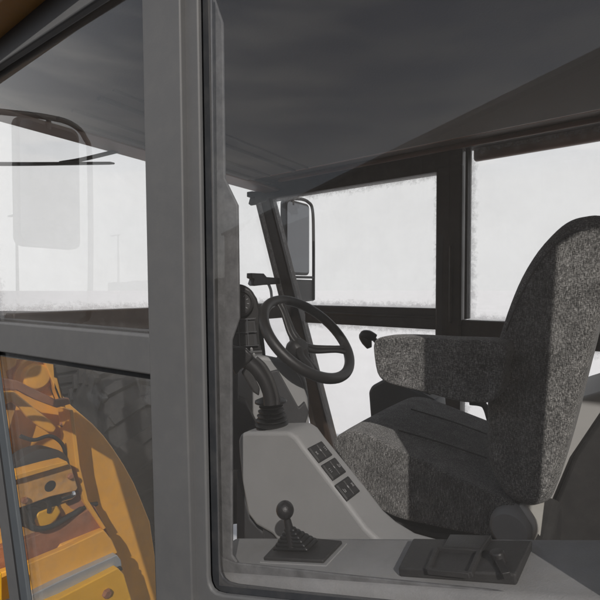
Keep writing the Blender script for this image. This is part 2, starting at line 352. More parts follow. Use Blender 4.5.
# inner pillar trim (dusty felt)
yt = YN+.07
m = MB(); m.prism([PY(205, -30, yt), PY(213, -5, yt), PY(222, 22, yt), PY(224, 178, yt), PY(237, 205, yt), PY(238.5, 318, yt), PY(231, 340, yt), PY(231.5, 556, yt), PY(236, 562, yt), PY(236, 640, yt), PY(205, 640, yt)], (0, .006, 0))
m.build('pillar_trim', 'felt', cab, bevel=.002)
m = MB(); m.prism([PY(217, 556, yt-.006), PY(234, 563, yt-.006), PY(360, 577, yt-.006), PY(700, 612, yt-.006), PY(700, 680, yt-.006), PY(217, 620, yt-.006)], (0, .005, 0))
m.build('sill_trim', 'felt', cab, bevel=.0015)
# sill shelf that climbs towards the rear
def sh(x, y, d=0): return Vector((x, y, CAMZ+SB+SL*x+d))
m = MB()
prof = [(.545, -.02), (.56, 0), (.70, 0), (.72, -.012), (.725, -.05), (.70, -.35), (.545, -.35)]
m.loft([sh(-.69, y, d) for y, d in prof], [sh(.36, y, d) for y, d in prof])
shelf = m.build('sill_shelf', 'plastic_dirty', cab, bevel=.008)
# --- roof
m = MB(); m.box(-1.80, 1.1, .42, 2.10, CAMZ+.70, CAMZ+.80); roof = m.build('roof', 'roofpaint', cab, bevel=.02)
m = MB(); hp_ = [(.53, .629), (.70, .588), (1.72, .585), (1.72, .61), (.70, .612), (.53, .645)]
m.loft([w3(-1.60, y, z) for y, z in hp_], [w3(.9, y, z) for y, z in hp_])
m.build('headliner', 'liner', roof, bevel=.006)
m = MB(); m.box(-1.66, 1.0, .56, 2.05, CAMZ+.63, CAMZ+.70); m.build('ceiling', 'liner2', roof)
m = MB(); m.box(-1.735, -1.60, .54, 2.05, CAMZ+.583, CAMZ+.598); m.build('front_rail', 'brown', roof, bevel=.004)
m = MB(); m.box(-1.735, -1.70, .54, 2.05, CAMZ+.598, CAMZ+.70); m.build('front_fascia', 'liner', roof, bevel=.003)
m = MB(); m.tube([w3(-1.55, 1.93, .622), w3(.9, 1.93, .622)], .012, smooth=False); m.box(-1.55, .95, 1.724, 1.745, CAMZ+.592, CAMZ+.62); m.tube([w3(-1.55, 1.84, .628), w3(.9, 1.84, .628)], .006, smooth=False)
m.build('ceiling_trim', 'brown', roof, bevel=.002)
# shallow ribs pressed in the headliner
m = MB()
for x, r_ in ((-1.54, .012), (-1.44, .010), (-1.28, .012), (-1.20, .007)): m.tube([w3(x, .72, .589), w3(x, 1.71, .586)], r_, smooth=False)
m.build('headliner_rib', 'liner', roof)
# --- far side frame
def PF(px, py, d=0): return PY(px, py, YF+d)
def ap(z, off=0): return Vector((-1.525-.318*z+off, YF, CAMZ+z))   # raked far front pillar, rear edge
m = MB(); m.prism([ap(.60, -.10), ap(.60, .02), ap(-1.2, .02), ap(-1.2, -.10)], (0, .07, 0)); m.build('front_pillar', 'dark', cab, bevel=.008)
m = MB(); m.box(-1.70, -.56, YF, YF+.07, CAMZ+.545, CAMZ+.64); m.box(-.55, 1.0, YF-.012, YF+.06, CAMZ+.628, CAMZ+.66); m.build('side_header', 'dark', cab, bevel=.006)
m = MB(); m.box(-.53, 1.0, YF+.062, YF+.10, CAMZ+.585, CAMZ+.68); m.build('rain_gutter', 'brown', cab, bevel=.012)
m = MB(); m.box(-.672, -.557, YF-.015, YF+.075, CAMZ-1.2, CAMZ+.56); m.tube([w3(-.60, YF-.022, -.15), w3(-.60, YF-.022, .2)], .008, smooth=False)
m.build('centre_pillar', 'dark', cab, bevel=.01)
m = MB(); m.box(-.543, -.532, YF-.01, YF+.05, CAMZ-.13, CAMZ+.625); m.build('window_seal', 'rubber', cab)
m = MB(); m.box(-1.42, -.66, YF+.001, YF+.06, CAMZ-.185, CAMZ-.086); m.box(-1.42, -.66, YF-.006, YF+.02, CAMZ-.135, CAMZ-.118)
m.build('side_rail', 'dark', cab, bevel=.006)
m = MB(); m.box(-.56, 1.0, YF+.001, YF+.06, CAMZ-.235, CAMZ-.135); m.build('side_rail', 'dark', cab, bevel=.006)
m = MB(); m.box(-1.3, 1.0, YF+.002, YF+.06, CAMZ-1.25, CAMZ-.88); m.build('side_panel', 'charcoal', cab, bevel=.006)
m = MB(); m.box(.93, 1.0, YF+.003, YF+.08, CAMZ-.9, CAMZ+.6); m.build('rear_pillar', 'dark', cab, bevel=.006)
yw = YF+.03
pane('window_glass', [Vector((-1.50, yw, CAMZ-.09)), Vector((-.66, yw, CAMZ-.09)), Vector((-.66, yw, CAMZ+.548)), Vector((-1.68, yw, CAMZ+.548))], .005, 'glass_far', cab)
pane('window_glass', [Vector((-1.26, yw, CAMZ-.885)), Vector((-.66, yw, CAMZ-.885)), Vector((-.66, yw, CAMZ-.18)), Vector((-1.46, yw, CAMZ-.18))], .005, 'glass_far', cab)
pane('window_glass', [Vector((-.535, yw, CAMZ-.14)), Vector((.94, yw, CAMZ-.14)), Vector((.94, yw, CAMZ+.632)), Vector((-.535, yw, CAMZ+.632))], .005, 'glass_far', cab)
pane('window_glass', [Vector((-.56, yw, CAMZ-.885)), Vector((.94, yw, CAMZ-.885)), Vector((.94, yw, CAMZ-.23)), Vector((-.56, yw, CAMZ-.23))], .005, 'glass_far', cab)
# --- front: raked windscreen, cross bar, lower windscreen
def wx(z): return -1.525-.315*z-.055
def wq(y0, y1, z0, z1): return [w3(wx(z0), y0, z0), w3(wx(z0), y1, z0), w3(wx(z1), y1, z1), w3(wx(z1), y0, z1)]
pane('windscreen', wq(.529, YF, -.08, .63), .005, 'glass_far', cab)
pane('lower_windscreen', wq(.529, YF, -1.1, -.13), .005, 'glass_near', cab)
m = MB(); m.box(wx(-.1)-.02, wx(-.1)+.05, .56, YF, CAMZ-.155, CAMZ-.072); m.build('windscreen_rail', 'dark', cab, bevel=.006)
m = MB(); m.box(-1.25, 1.0, .56, YF, CAMZ-1.27, CAMZ-1.22); m.build('cab_floor', 'charcoal', cab)
m = MB(); m.box(1.0, 1.05, .5, 2.07, CAMZ-1.25, CAMZ+.7); m.build('rear_wall', 'charcoal', cab)
# rear inner panel on the far side (grey, lit) 
m = MB(); m.prism([w3(-.30, 1.575, -.60), w3(-.12, 1.575, -.35), w3(-.02, 1.575, -.30), w3(.95, 1.575, -.27), w3(.95, 1.575, -1.22), w3(-.30, 1.575, -1.22)], (0, .42, 0))
m.build('rear_side_shelf', 'pale', cab, bevel=.02)
m = MB(); m.prism([PY(612, 400, 1.55), PY(600, 418, 1.55), PY(575, 455, 1.55), PY(556, 500, 1.55), PY(540, 545, 1.55), PY(540, 640, 1.55), PY(900, 640, 1.55), PY(900, 385, 1.55)], (0, .02, 0))
m.build('rear_shade_panel', 'blackm', cab, bevel=.01)  # black panel stands in for the diagonal shade behind the seat

# ================================================================== dash / column
col = thing('steering_column', 'black three spoke steering wheel on dark column in front of seat', 'steering wheel', tuple(w3(-1.25, 1.25, -1.22)))
wc = PT(308, 337, 1.5); wn_ = Vector((math.cos(R(45))*math.cos(R(-4)), math.cos(R(45))*math.sin(R(-4)), math.sin(R(45))))
m = MB(); m.torus(wc, wn_, .177, .018); rim = m.build('steering_wheel', 'black', col)
hub = wc-wn_*.045
m = MB(); m.lathe([(.0, .012), (.022, .012), (.034, .004), (.040, -.008), (.042, -.03), (.035, -.05), (.0, -.05)], hub, wn_); m.build('hub', 'black', rim, bevel=.002)
e1 = wn_.cross(Vector((0, 0, 1))).normalized(); e2 = wn_.cross(e1)
def wheel_dir(px, py):
    d = ray(px, py); t = (wc-CAM).dot(wn_)/d.dot(wn_); v = CAM+d*t-wc; return v.normalized()
for px, py in ((352, 352), (277, 299), (318, 385)):
    dv = wheel_dir(px, py)
    m = MB()
    for s_ in (-1, 1):
        sdv = wn_.cross(dv)*.011*s_
        m.tube([hub+dv*.02+sdv, hub+dv*.06+sdv*.9+wn_*.004, wc+dv*.13-wn_*.012+sdv*.7, wc+dv*.174+sdv*1.2], [.014, .0125, .011, .012], flat=.7)
    m.build('spoke', 'black', rim)
base = w3(-1.28, 1.27, -.95)
m = MB(); m.tube([hub-wn_*.045, hub-wn_*.12, PT(296, 385, 1.66), PT(290, 430, 1.72), w3(-1.27, 1.30, -.8), base], [.033, .036, .042, .05, .06, .07]); m.build('column_shroud', 'blackm', col)
m = MB(); m.tube([hub-wn_*.07, PT(290, 371, 1.50), PT(283, 377, 1.47)], [.010, .012, .015]); m.tube([PT(285, 374.5, 1.475), PT(281, 379, 1.46)], [.017, .015], smooth=False); m.build('stalk', 'black', col)
# column cover: light grey panel with chamfers
cov = thing('front_console', 'light grey moulded cover behind the joystick grip', 'console', tuple(w3(-1.1, 1.0, -1.22)))
def PTq(pts, t): return [PT(x, y, t) for x, y in pts]
A = PTq([(222, 372), (246, 366), (262, 356), (290, 360), (302, 378), (309, 398), (311, 436), (300, 470), (222, 470)], 1.42)
m = MB(); m.loft(A, [p+Vector((-.22, .10, -.01)) for p in A]); m.build('cover', 'plastic', cov, bevel=.012)
m = MB(); m.prism(PTq([(270, 372), (278, 370), (299, 408), (305, 402), (309, 412), (302, 438), (290, 430)], 1.405), Vector((-.02, .02, 0))); m.build('cover_strip', 'charcoal', cov, bevel=.004)
m = MB(); m.prism(PTq([(222, 372), (238, 368), (238, 400), (246, 404), (250, 412), (262, 435), (262, 470), (222, 470)], 1.30), Vector((-.05, .05, 0))); m.build('side_cover', 'charcoal', cov, bevel=.004)
# instrument cluster
ins = thing('instrument_cluster', 'dark hooded instrument cluster with round gauge left of the steering wheel', 'instrument cluster', tuple(PT(245, 345, 1.5)))
pts = [(225, 352), (225, 290), (234, 284), (243, 284), (252, 289), (258, 299), (262, 315), (266, 350), (268, 372), (240, 372)]
A = PTq(pts, 1.50); bk = Vector((-.12, .08, .0))
m = MB(); m.loft(A, [p+bk for p in A]); m.build('hood', 'black', ins, bevel=.012)
m = MB(); fc = PT(240, 303, 1.485); ax = (CAM-fc).normalized(); m.lathe([(.03, -.02), (.042, -.02), (.046, .004), (.040, .008), (.036, .0), (.0, .0)], fc, ax); m.build('gauge', 'blackm', ins)
m = MB()
for k in range(9):
    th = R(-40+k*32); e_x = ax.cross(Vector((0, 0, 1))).normalized(); e_y = e_x.cross(ax)
    c = fc+ax*.002; d = e_x*math.cos(th)+e_y*math.sin(th); m.bar(c+d*.024, c+d*.031, .0022, .002, ax)
m.build('gauge_marks', 'icon', ins, smooth=False)
scr = PTq([(226, 320), (255, 318), (258, 345), (230, 348)], 1.48)
m = MB(); m.prism(scr, Vector((-.012, .01, 0))); m.build('switch_panel', 'charcoal', ins, bevel=.003)
m = MB()
for i in range(3):
    for j in range(2): m.prism(PTq([(231+i*8, 322+j*13), (237.5+i*8, 321.6+j*13), (238.2+i*8, 332+j*13), (231.8+i*8, 332.6+j*13)], 1.474), Vector((-.006, .004, 0)))
m.build('switch_key', 'blackm', ins, bevel=.0015)
m = MB()
for a_, b_ in (((229, 320), (256, 318)), ((229, 333.5), (257, 331.5)), ((230, 347), (259, 345)), ((238, 319), (240, 346)), ((247, 318.5), (249, 346))):
    m.bar(PT(*a_, 1.470), PT(*b_, 1.470), .003, .002)
m.build('panel_trim', 'frame', ins, smooth=False)
m = MB()
for k in range(5): m.bar(PT(232, 353+k*3.4, 1.462), PT(262, 351+k*3.4, 1.462), .004, .006)
m.build('air_vent', 'frame', ins, smooth=False)

# ================================================================== joystick console (near)
YC = .80
con = thing('joystick_console', 'light grey wedge shaped console carrying joystick and three black switches', 'console', tuple(PY(300, 560, YC)))
def PC(px, py, d=0): return PY(px, py, YC+d)
side = [(238, 452), (237.5, 440), (240, 434), (246, 432), (288, 431.5), (296, 437), (303, 447), (345, 501), (365, 528), (378, 540), (398, 553), (430, 563), (430, 580), (300, 572), (272, 535), (256, 526), (247, 514), (241, 480)]
nearp = [PC(x, y) for x, y in side]
m = MB(); m.prism(nearp, (0, .094, 0)); cb = m.build('console_body', 'plastic', con, bevel=.013, segs=5)
# plinth under it
m = MB(); m.prism([PC(262, 500, .02), PC(380, 540, .02), PC(430, 620, .02), PC(262, 620, .02)], (0, .05, 0)); m.build('plinth', 'charcoal', con, bevel=.005)
m = MB(); m.prism([PC(236, 470, .05), PC(250, 520, .05), PC(290, 560, .05), PC(290, 640, .05), PC(236, 640, .05)], (0, .03, 0)); m.build('rear_cover', 'charcoal', con, bevel=.005)
# slope face frame: along the ridge and across
r0 = PC(303, 447); r1 = PC(345, 501); du = (r1-r0).normalized(); dv = Vector((0, 1, 0)); dn = dv.cross(du).normalized()
if dn.z < 0: dn = -dn
def slope_pt(px, py, lift=0):
    d = ray(px, py); t = (r0+dn*lift-CAM).dot(dn)/d.dot(dn); return CAM+d*t
sw = [[(306, 449.5), (322, 441.5), (333.5, 454.5), (316.5, 464.5)], [(319, 467), (336, 458.5), (346.5, 471.5), (330.5, 481)], [(332.5, 485.5), (349.5, 477), (360.5, 491), (344.5, 503)]]
for k, q in enumerate(sw):
    p = [slope_pt(x, y, .0003) for x, y in q]
    # square the key up on the sloping face
    cx = sum(((v-r0).dot(du) for v in p))/4; cy = sum(((v-r0).dot(dv) for v in p))/4
    hu = .0205; hv = .0285
    q3 = lambda a, b, l=0: r0+du*(cx+a*hu)+dv*(cy+b*hv)+dn*l
    m = MB(); m.prism([q3(-1, -1), q3(1, -1), q3(1, 1), q3(-1, 1)], dn*.004); s0 = m.build('switch', 'black', con, bevel=.0012)
    m = MB()
    for j in (-1, 1):
        m.loft([q3(-.88, j*.5-.44, .004), q3(.88, j*.5-.44, .004), q3(.88, j*.5+.44, .004), q3(-.88, j*.5+.44, .004)],
               [q3(-.8, j*.5-.38, .0065), q3(.8, j*.5-.38, .0055), q3(.8, j*.5+.38, .0055), q3(-.8, j*.5+.38, .0065)])
    m.build('rocker', 'blackm', s0, smooth=False)
    m = MB()
    def stroke(a, b, wd=.0012): m.bar(q3(*a, .0066), q3(*b, .0066), wd, .0005, dn)
    for c_, sh_ in ((-.62, k), (.62, k+1)):
        if sh_ % 3 == 0: stroke((-.2, c_-.09), (.2, c_+.09)); stroke((.2, c_-.09), (-.2, c_+.09))
        elif sh_ % 3 == 1: stroke((-.2, c_-.09), (-.2, c_+.09)); stroke((0, c_-.09), (0, c_+.09)); stroke((.2, c_-.09), (.2, c_+.09))
        else: stroke((-.2, c_-.09), (.2, c_-.09)); stroke((.2, c_-.09), (.2, c_+.09)); stroke((.2, c_+.09), (-.1, c_+.09))
    stroke((-.22, 0), (.05, 0), .0034 if k != 1 else .0022)
    m.build('switch_icon', 'icon', s0, smooth=False)
# joystick: bellows and bent grip
jb = PY(272, 430, YC+.05)
prof = [(.040, -.004), (.040, .010)]
z = .010
for k in range(5):
    rr = .040-.0030*k
    prof += [(rr-.008, z), (rr+.002, z+.004), (rr+.003, z+.007), (rr-.008, z+.011)]; z += .0112
prof += [(.016, z), (.020, z+.004), (.041, z+.005), (.041, z+.010), (.022, z+.018), (.0, z+.018)]
m = MB(); m.lathe(prof, jb, (-.05, 0, 1)); boot = m.build('bellows', 'bellows', con)
tj = .985
gp = [PT(271, 404, tj), PT(269, 392, tj), PT(263, 378, tj), PT(253, 366, tj), PT(241, 357, tj), PT(229, 352, tj)]
m = MB(); m.tube(gp, [.017, .0155, .0155, .0165, .020, .018], seg=20); grip = m.build('joystick_grip', 'black', con)
m = MB(); m.loft(PTq([(229, 347), (245, 347), (254, 356), (250, 362), (240, 370), (236, 376), (232, 368), (226, 366)], tj-.022), PTq([(229, 347), (245, 347), (254, 356), (250, 362), (240, 370), (236, 376), (232, 368), (226, 366)], tj+.025)); m.build('grip_head', 'black', grip, bevel=.006)
m = MB(); m.loft(PTq([(246, 366), (252, 372), (260, 388), (259, 396), (253, 392), (246, 380), (241, 372)], tj-.010), PTq([(246, 366), (252, 372), (260, 388), (259, 396), (253, 392), (246, 380), (241, 372)], tj+.012)); m.build('hand_rest', 'blackm', grip, bevel=.004)
m = MB(); m.tube([PT(256, 358, tj-.004), PT(264, 366, tj-.004), PT(272, 380, tj-.004), PT(277, 396, tj-.004), PT(277, 404, tj-.004)], [.005, .006, .006, .006, .007]); m.build('grip_rib', 'blackm', grip)
m = MB()
for px, py in ((246, 349.5), (251.5, 349), (254, 354.5)):
    c = PT(px, py, tj-.012); m.lathe([(.0, .003), (.002, .003), (.003, .001), (.003, -.004), (.0, -.004)], c, (.3, -.5, .8), seg=12)
m.build('button', 'icon', grip)

# ================================================================== lever on the sill shelf
lev = thing('control_lever', 'small black ball topped lever with rubber boot on the sill shelf', 'lever', tuple(PS(303, 552)))
q = [PS(264, 562), PS(324, 565), PS(343, 545), PS(285, 539)]
m = MB(); m.prism([p+(p-PS(303, 552))*.10 for p in q], SN*.002); m.build('plate_rim', 'plastic', lev)
m = MB(); m.prism([p+SN*.0021 for p in q], SN*.006); bp = m.build('base_plate', 'blackm', lev, bevel=.002)
ctr = (q[0]+q[1]+q[2]+q[3])/4+Vector((-.014, 0, 0)); top = PS(291, 533, .045); m = MB(); prev = None
for k in range(6):
    f0 = 1-.14*k; base_c = ctr+(top-ctr)*(k/6)
    ring = [base_c+(p-(q[0]+q[1]+q[2]+q[3])/4)*(.62*f0)+SN*.008 for p in q]
    m.loft(ring, [v+(base_c-v)*.12+SN*.0085 for v in ring])
m.build('boot', 'bellows', lev, bevel=.0038)
tl = (PS(289, 530, .05)-CAM).dot(fw)
m = MB(); m.tube([PT(293, 545, tl), PT(290, 532, tl), PT(286.5, 516, tl)], [.011, .0085, .0055]); stem = m.build('lever_stem', 'black', lev)
kb = PT(285, 510, tl); rk = .0165
m = MB(); m.lathe([(rk*math.sin(R(a_)), rk*math.cos(R(a_))) for a_ in range(0, 181, 12)], kb, (0, 0, 1), seg=28); m.build('ball_knob', 'black', lev)

# ================================================================== black tray housing on the shelf
tr = thing('tray_housing', 'black plastic latch housing with square recess on the sill shelf', 'housing', tuple(PS(465, 560)))
b0 = [PS(399, 577), PS(517, 586), PS(532, 551), PS(414, 548)]
ln = PS(414, 548); H = .015
t0_ = [PS(398, 568, H), PS(516, 574, H), PS(533, 540, H), PS(413, 538, H)]
m = MB(); m.loft(b0, t0_); hb = m.build('housing_body', 'blackm', tr, bevel=.003)
def TT(px, py, l=0): return PS(px, py, H+l)
m = MB(); m.loft([TT(440, 552), TT(483, 554), TT(493, 539), TT(450, 537)], [TT(443, 547, .006), TT(480, 549, .006), TT(491, 535, .008), TT(450, 534, .008)]); m.build('raised_block', 'black', tr, bevel=.002)
m = MB()
cs = [TT(428, 571, .002), TT(470, 575, .002), TT(480, 552, .002), TT(437, 549, .002)]
for i in range(4): m.bar(cs[i], cs[(i+1) % 4], .006, .007, SN)
rec = m.build('recess_frame', 'blackm', tr, bevel=.001)
m = MB(); m.lathe([(.0, .014), (.008, .014), (.0095, .012), (.0095, .0), (.0, .0)], TT(500, 562), SN, seg=20); m.bar(TT(497, 558, .004), TT(507, 576, .002), .010, .008, SN); m.build('latch', 'black', tr, bevel=.001)

# ================================================================== seat
YS = 1.07
seat = thing('operator_seat', 'operator seat in grey speckled woven fabric with armrest', 'seat', tuple(w3(-.3, 1.32, -1.22)))
def smooth_loop(pts, n=3):
    o_ = []; N_ = len(pts)
    for i in range(N_):
        p0, p1, p2, p3 = (Vector(pts[(i+k-1) % N_]) for k in range(4))
        for k in range(n):
            u = k/n; o_.append(.5*((2*p1)+(p2-p0)*u+(2*p0-5*p1+4*p2-p3)*u*u+(3*p1-p0-3*p2+p3)*u**3))
    return [tuple(v) for v in o_]
def cushion(name, pts, Y, wd, bev, seg=5, ins=.03, mt='fabric', parent=seat, dome=0):
    P_ = [PY(x, y, Y) for x, y in smooth_loop(pts)]; c = sum(P_, Vector())/len(P_)
    bm = MB(); n = len(P_); cols = 9; rings = []
    for k in range(cols):
        u = k/(cols-1); f_ = 1+ins*.45*(1-abs(2*u-1)**3); rings.append([bm.bm.verts.new(c+(p-c)*f_+Vector((0, wd*u, 0))) for p in P_])
    for A_, B_ in zip(rings, rings[1:]):
        for k in range(n): bm.bm.faces.new((A_[k], A_[(k+1) % n], B_[(k+1) % n], B_[k]))
    bm.bm.faces.new(rings[0][::-1]); bm.bm.faces.new(rings[-1])
    return bm.build(name, mt, parent, bevel=bev, segs=seg)
back_pts = [(487, 452), (486, 400), (490, 366), (499, 335), (509, 305), (521, 277), (537, 251), (556, 230), (570, 220), (584, 216), (600, 215), (622, 222), (632, 245), (618, 270), (603, 312), (594, 346), (580, 400), (565, 460), (555, 490), (547, 503), (530, 507), (509, 500), (496, 482), (489, 467)]
backrest = cushion('backrest', back_pts, YS-.005, .46, .022, ins=.05)
sp = [(334, 447), (334, 440), (342, 433), (356, 432), (374, 438), (410, 455), (450, 474), (505, 500), (520, 520), (505, 538), (470, 534), (430, 526), (400, 519), (378, 508), (362, 490), (345, 464)]
cush = cushion('seat_cushion', sp, YS, .50, .022, ins=.05)
m = MB()
for (x0, y0), (x1, y1) in (((411, 409), (487, 434)), ((398, 430), (487, 458))):
    pn = Vector((0, 1, 0)).cross((PY(505, 500, YS)-PY(356, 432, YS)).normalized()); p0_ = PY(410, 453, YS)
    def on(px, py): d = ray(px, py); return CAM+d*((p0_-CAM).dot(pn)/d.dot(pn))
    m = MB(); m.tube([on(x0, y0), on((x0+x1)/2, (y0+y1)/2-1), on(x1, y1)], .0022); m.build('seam', 'charcoal', cush)
ap_ = [(373.5, 352), (374, 343), (379, 338), (400, 337), (450, 339.5), (503, 344), (503, 372), (500, 392), (490, 402), (475, 403), (455, 401), (430, 394), (400, 387), (385, 382), (377, 373)]
arm = cushion('armrest', ap_, .985, .085, .012, ins=.03)
def back_edge(Yv, pts):
    return [PY(x, y, Yv) for x, y in pts]
m = MB(); m.tube(back_edge(YS-.004, [(506, 330), (520, 297), (536, 268), (554, 246), (572, 233), (590, 229)]), .0022); m.build('seam', 'charcoal', backrest)
m = MB(); m.tube([PY(492, 372, 1.03), PY(492, 372, 1.10)], .03, smooth=False); m.build('armrest_pivot', 'blackm', seat)
# shell under the cushion, suspension, recliner knob, belt
m = MB(); m.prism([PY(372, 512, YS+.03), PY(400, 524, YS+.03), PY(440, 534, YS+.03), PY(512, 545, YS+.03), PY(512, 575, YS+.03), PY(400, 560, YS+.03)], (0, .42, 0)); m.build('seat_pan', 'blackm', seat, bevel=.01)
m = MB(); m.box(-.52, -.12, YS+.06, YS+.42, CAMZ-1.22, CAMZ-.62); m.build('suspension', 'blackm', seat, bevel=.02)
kc = PY(509, 531, YS-.03)
m = MB(); m.lathe([(.0, .0), (.036, .0), (.042, .006), (.044, .02), (.044, .05), (.0, .05)], kc, (0, 1, 0), seg=40); m.build('recliner_knob', 'plastic', seat)
m = MB(); m.tube([PY(523, 506, YS+.02), PY(530, 516, YS), PY(536, 528, YS-.005), PY(531, 540, YS)], .009, flat=.5); m.prism([PY(519, 505, YS+.02), PY(544, 503, YS+.02), PY(540, 536, YS+.02), PY(533, 527, YS+.02)], (0, .01, 0)); m.build('seat_belt', 'belt', seat)

# ================================================================== far armrest console with knob
fc_ = thing('far_armrest_console', 'dark box console beyond the seat with small square switch', 'console', tuple(w3(-.8, 1.72, -1.22)))
Yf = 1.62
A = [(368, 392), (371, 386), (384, 379), (397, 381), (421, 392), (436, 401), (440, 470), (374, 470)]
m = MB(); m.prism([PY(x, y, Yf) for x, y in A], (0, .12, 0)); m.build('console_body', 'edge', fc_, bevel=.012)
a_, b_ = PY(397, 381, Yf), PY(436, 401, Yf); dd = (b_-a_).normalized(); nn = Vector((0, 1, 0)).cross(dd); nn = nn if nn.z > 0 else -nn
c0 = a_+(b_-a_)*.62
m = MB(); m.prism([c0-dd*.03+Vector((0, .02, 0)), c0+dd*.03+Vector((0, .02, 0)), c0+dd*.03+Vector((0, .10, 0)), c0-dd*.03+Vector((0, .10, 0))], nn*.006); m.build('switch', 'black', fc_, bevel=.001)
m = MB(); m.prism([a_+dd*.005+Vector((0, .006, 0)), b_-dd*.01+Vector((0, .006, 0)), b_-dd*.01+Vector((0, .114, 0)), a_+dd*.005+Vector((0, .114, 0))], nn*.003); m.build('top_cover', 'plastic', fc_, bevel=.001)
m = MB(); m.tube([PY(398, 390, Yf+.06), PY(394, 372, Yf+.05), PY(386, 352, Yf+.05), PY(374, 339, Yf+.05)], [.022, .016, .012, .010]); js = m.build('joystick', 'black', fc_)
m = MB(); m.tube([PY(376, 338, Yf+.04), PY(369, 335.5, Yf+.03), PY(364.5, 336, Yf+.03), PY(367, 342, Yf+.03), PY(369.5, 348, Yf+.03)], [.014, .022, .024, .022, .010]); m.build('joystick_head', 'black', js)
m = MB(); m.lathe([(.0, .03), (.012, .03), (.016, .02), (.018, 0), (.0, 0)], PY(475, 400, Yf+.1), (0, 0, 1)); m.tube([PY(470, 402, Yf+.1), PY(484, 405, Yf+.1), PY(490, 420, Yf+.1)], .012); m.build('cable_gland', 'black', fc_)

# ================================================================== mirrors
def mirror(label, plane_x, y0, y1, z0, z1, tube_pts, stays):
    t = thing('wing_mirror', label, 'mirror', (plane_x, (y0+y1)/2, CAMZ+z0), 'tall mirrors on tubular brackets')
    import_pts = []
    r_ = .03; prof_ = []
    for cy, cz, a0 in ((y1-r_, z1-r_, 0), (y0+r_, z1-r_, 90), (y0+r_, z0+r_, 180), (y1-r_, z0+r_, 270)):
        for k in range(4): an = R(a0+k*30); prof_.append(w3(plane_x, cy+r_*math.cos(an), cz+r_*math.sin(an)))
    m = MB(); m.prism(prof_, (-.05, 0, 0)); h = m.build('housing', 'black', t, bevel=.006)
    cen = sum(prof_, Vector())/len(prof_)
    m = MB(); m.prism([cen+(p-cen)*.93+Vector((.001, 0, 0)) for p in prof_], (.003, 0, 0)); m.build('mirror_glass', 'mirror', t)
    m = MB(); m.tube(tube_pts, .011)
    for s_ in stays: m.tube(s_, .009, smooth=False)
    m.build('bracket', 'blackm', t); return t
Xm = -1.76
q0 = PX(286, 201, Xm); q1 = PX(311, 270, Xm)
print('mirror', q0, q1, PX(311, 201, Xm), PX(286, 277, Xm))
mt = mirror('tall black wing mirror on curved bracket outside the far window', Xm, q0.y, PX(309.5, 240, Xm).y, PX(300, 275, Xm).z-CAMZ, PX(300, 202, Xm).z-CAMZ,
    [PX(276, 200, Xm), PX(284, 199, Xm), PX(300, 199, Xm), PX(308, 202, Xm), PX(312.5, 210, Xm), PX(313.5, 240, Xm), PX(313.5, 300, Xm)],
    [[PX(293, 199, Xm), PX(293, 205, Xm)], [PX(290, 277, Xm), PX(314, 277.5, Xm)]])
m = MB(); m.prism([PX(289, 279, Xm), PX(313, 280, Xm), PX(314.5, 301, Xm), PX(291, 303, Xm)], (-.05, 0, 0)); m.build('lower_housing', 'black', mt, bevel=.008)
# small clamps on the far front pillar
for k, (px, py, s_) in enumerate(((257, 197, 1), (259, 276, 1.15))):
    t = thing('bracket_clamp', ['upper small black clamp on the far front pillar', 'lower small black clamp arm beside the steering wheel'][k], 'clamp', tuple(PX(px, py, -1.62)), 'clamps on the far front pillar')
    m = MB(); X_ = -1.64 if k == 0 else -1.58
    if k == 0:
        m.prism([PX(252, 191, X_), PX(262, 192, X_), PX(267, 194, X_), PX(267, 201, X_), PX(259, 203, X_), PX(256, 205, X_), (PX(253.5, 203, X_)), PX(255, 197, X_), PX(252, 196, X_)], (-.04, 0, 0))
    else:
        m.prism([PX(252, 273, X_), PX(264, 273.5, X_), PX(267, 277, X_), PX(280, 278, X_), PX(280, 284, X_), PX(264, 285, X_), PX(255, 286, X_), PX(253, 284, X_), PX(254.5, 279, X_), PX(252, 278, X_)], (-.04, 0, 0))
        m.tube([PX(268, 283, X_-.02), PX(271, 291, X_-.02), PX(272, 304, X_-.02)], .008)
    m.build('clamp_arm', 'blackm', t, bevel=.003)
# near mirror: stands outside the frame, its reflection shows in the upper left pane
def refl(px, py): v = PX(px, py, -1.8); return Vector((v.x, 1.044-v.y, v.z))
ra, rb = refl(18, 122), refl(82, 250)
mirror('near side wing mirror on tubular bracket, seen as a faint reflection in the left pane', -1.8, min(ra.y, rb.y), max(ra.y, rb.y), rb.z-CAMZ+.0, refl(50, 122).z-CAMZ,
    [Vector((-1.72, .46, CAMZ+.72)), refl(-30, 108), refl(0, 112), refl(45, 117), refl(72, 124), refl(86, 138), refl(91, 165), refl(91, 300), refl(82, 321), refl(55, 328), refl(10, 320), Vector((-1.60, .47, CAMZ-.07))],
    [[refl(50, 119), refl(50, 130)]])

# ================================================================== wiper
wp = thing('windscreen_wiper', 'long black wiper lying across the windscreen', 'wiper', tuple(PX(60, 162, -1.70)))
Xw = -1.70
m = MB(); m.tube([PX(-60, 164, Xw), PX(30, 164, Xw), PX(110, 163.2, Xw), PX(114, 163.5, Xw)], [.011, .011, .010, .006], flat=.6, smooth=False); m.build('blade', 'black', wp)
m = MB(); m.tube([PX(60, 163, Xw-.015), PX(84, 159, Xw-.015), PX(125, 149, Xw-.015), PX(165, 138, Xw-.015)], [.007, .008, .009, .010]); m.build('wiper_arm', 'blackm', wp)

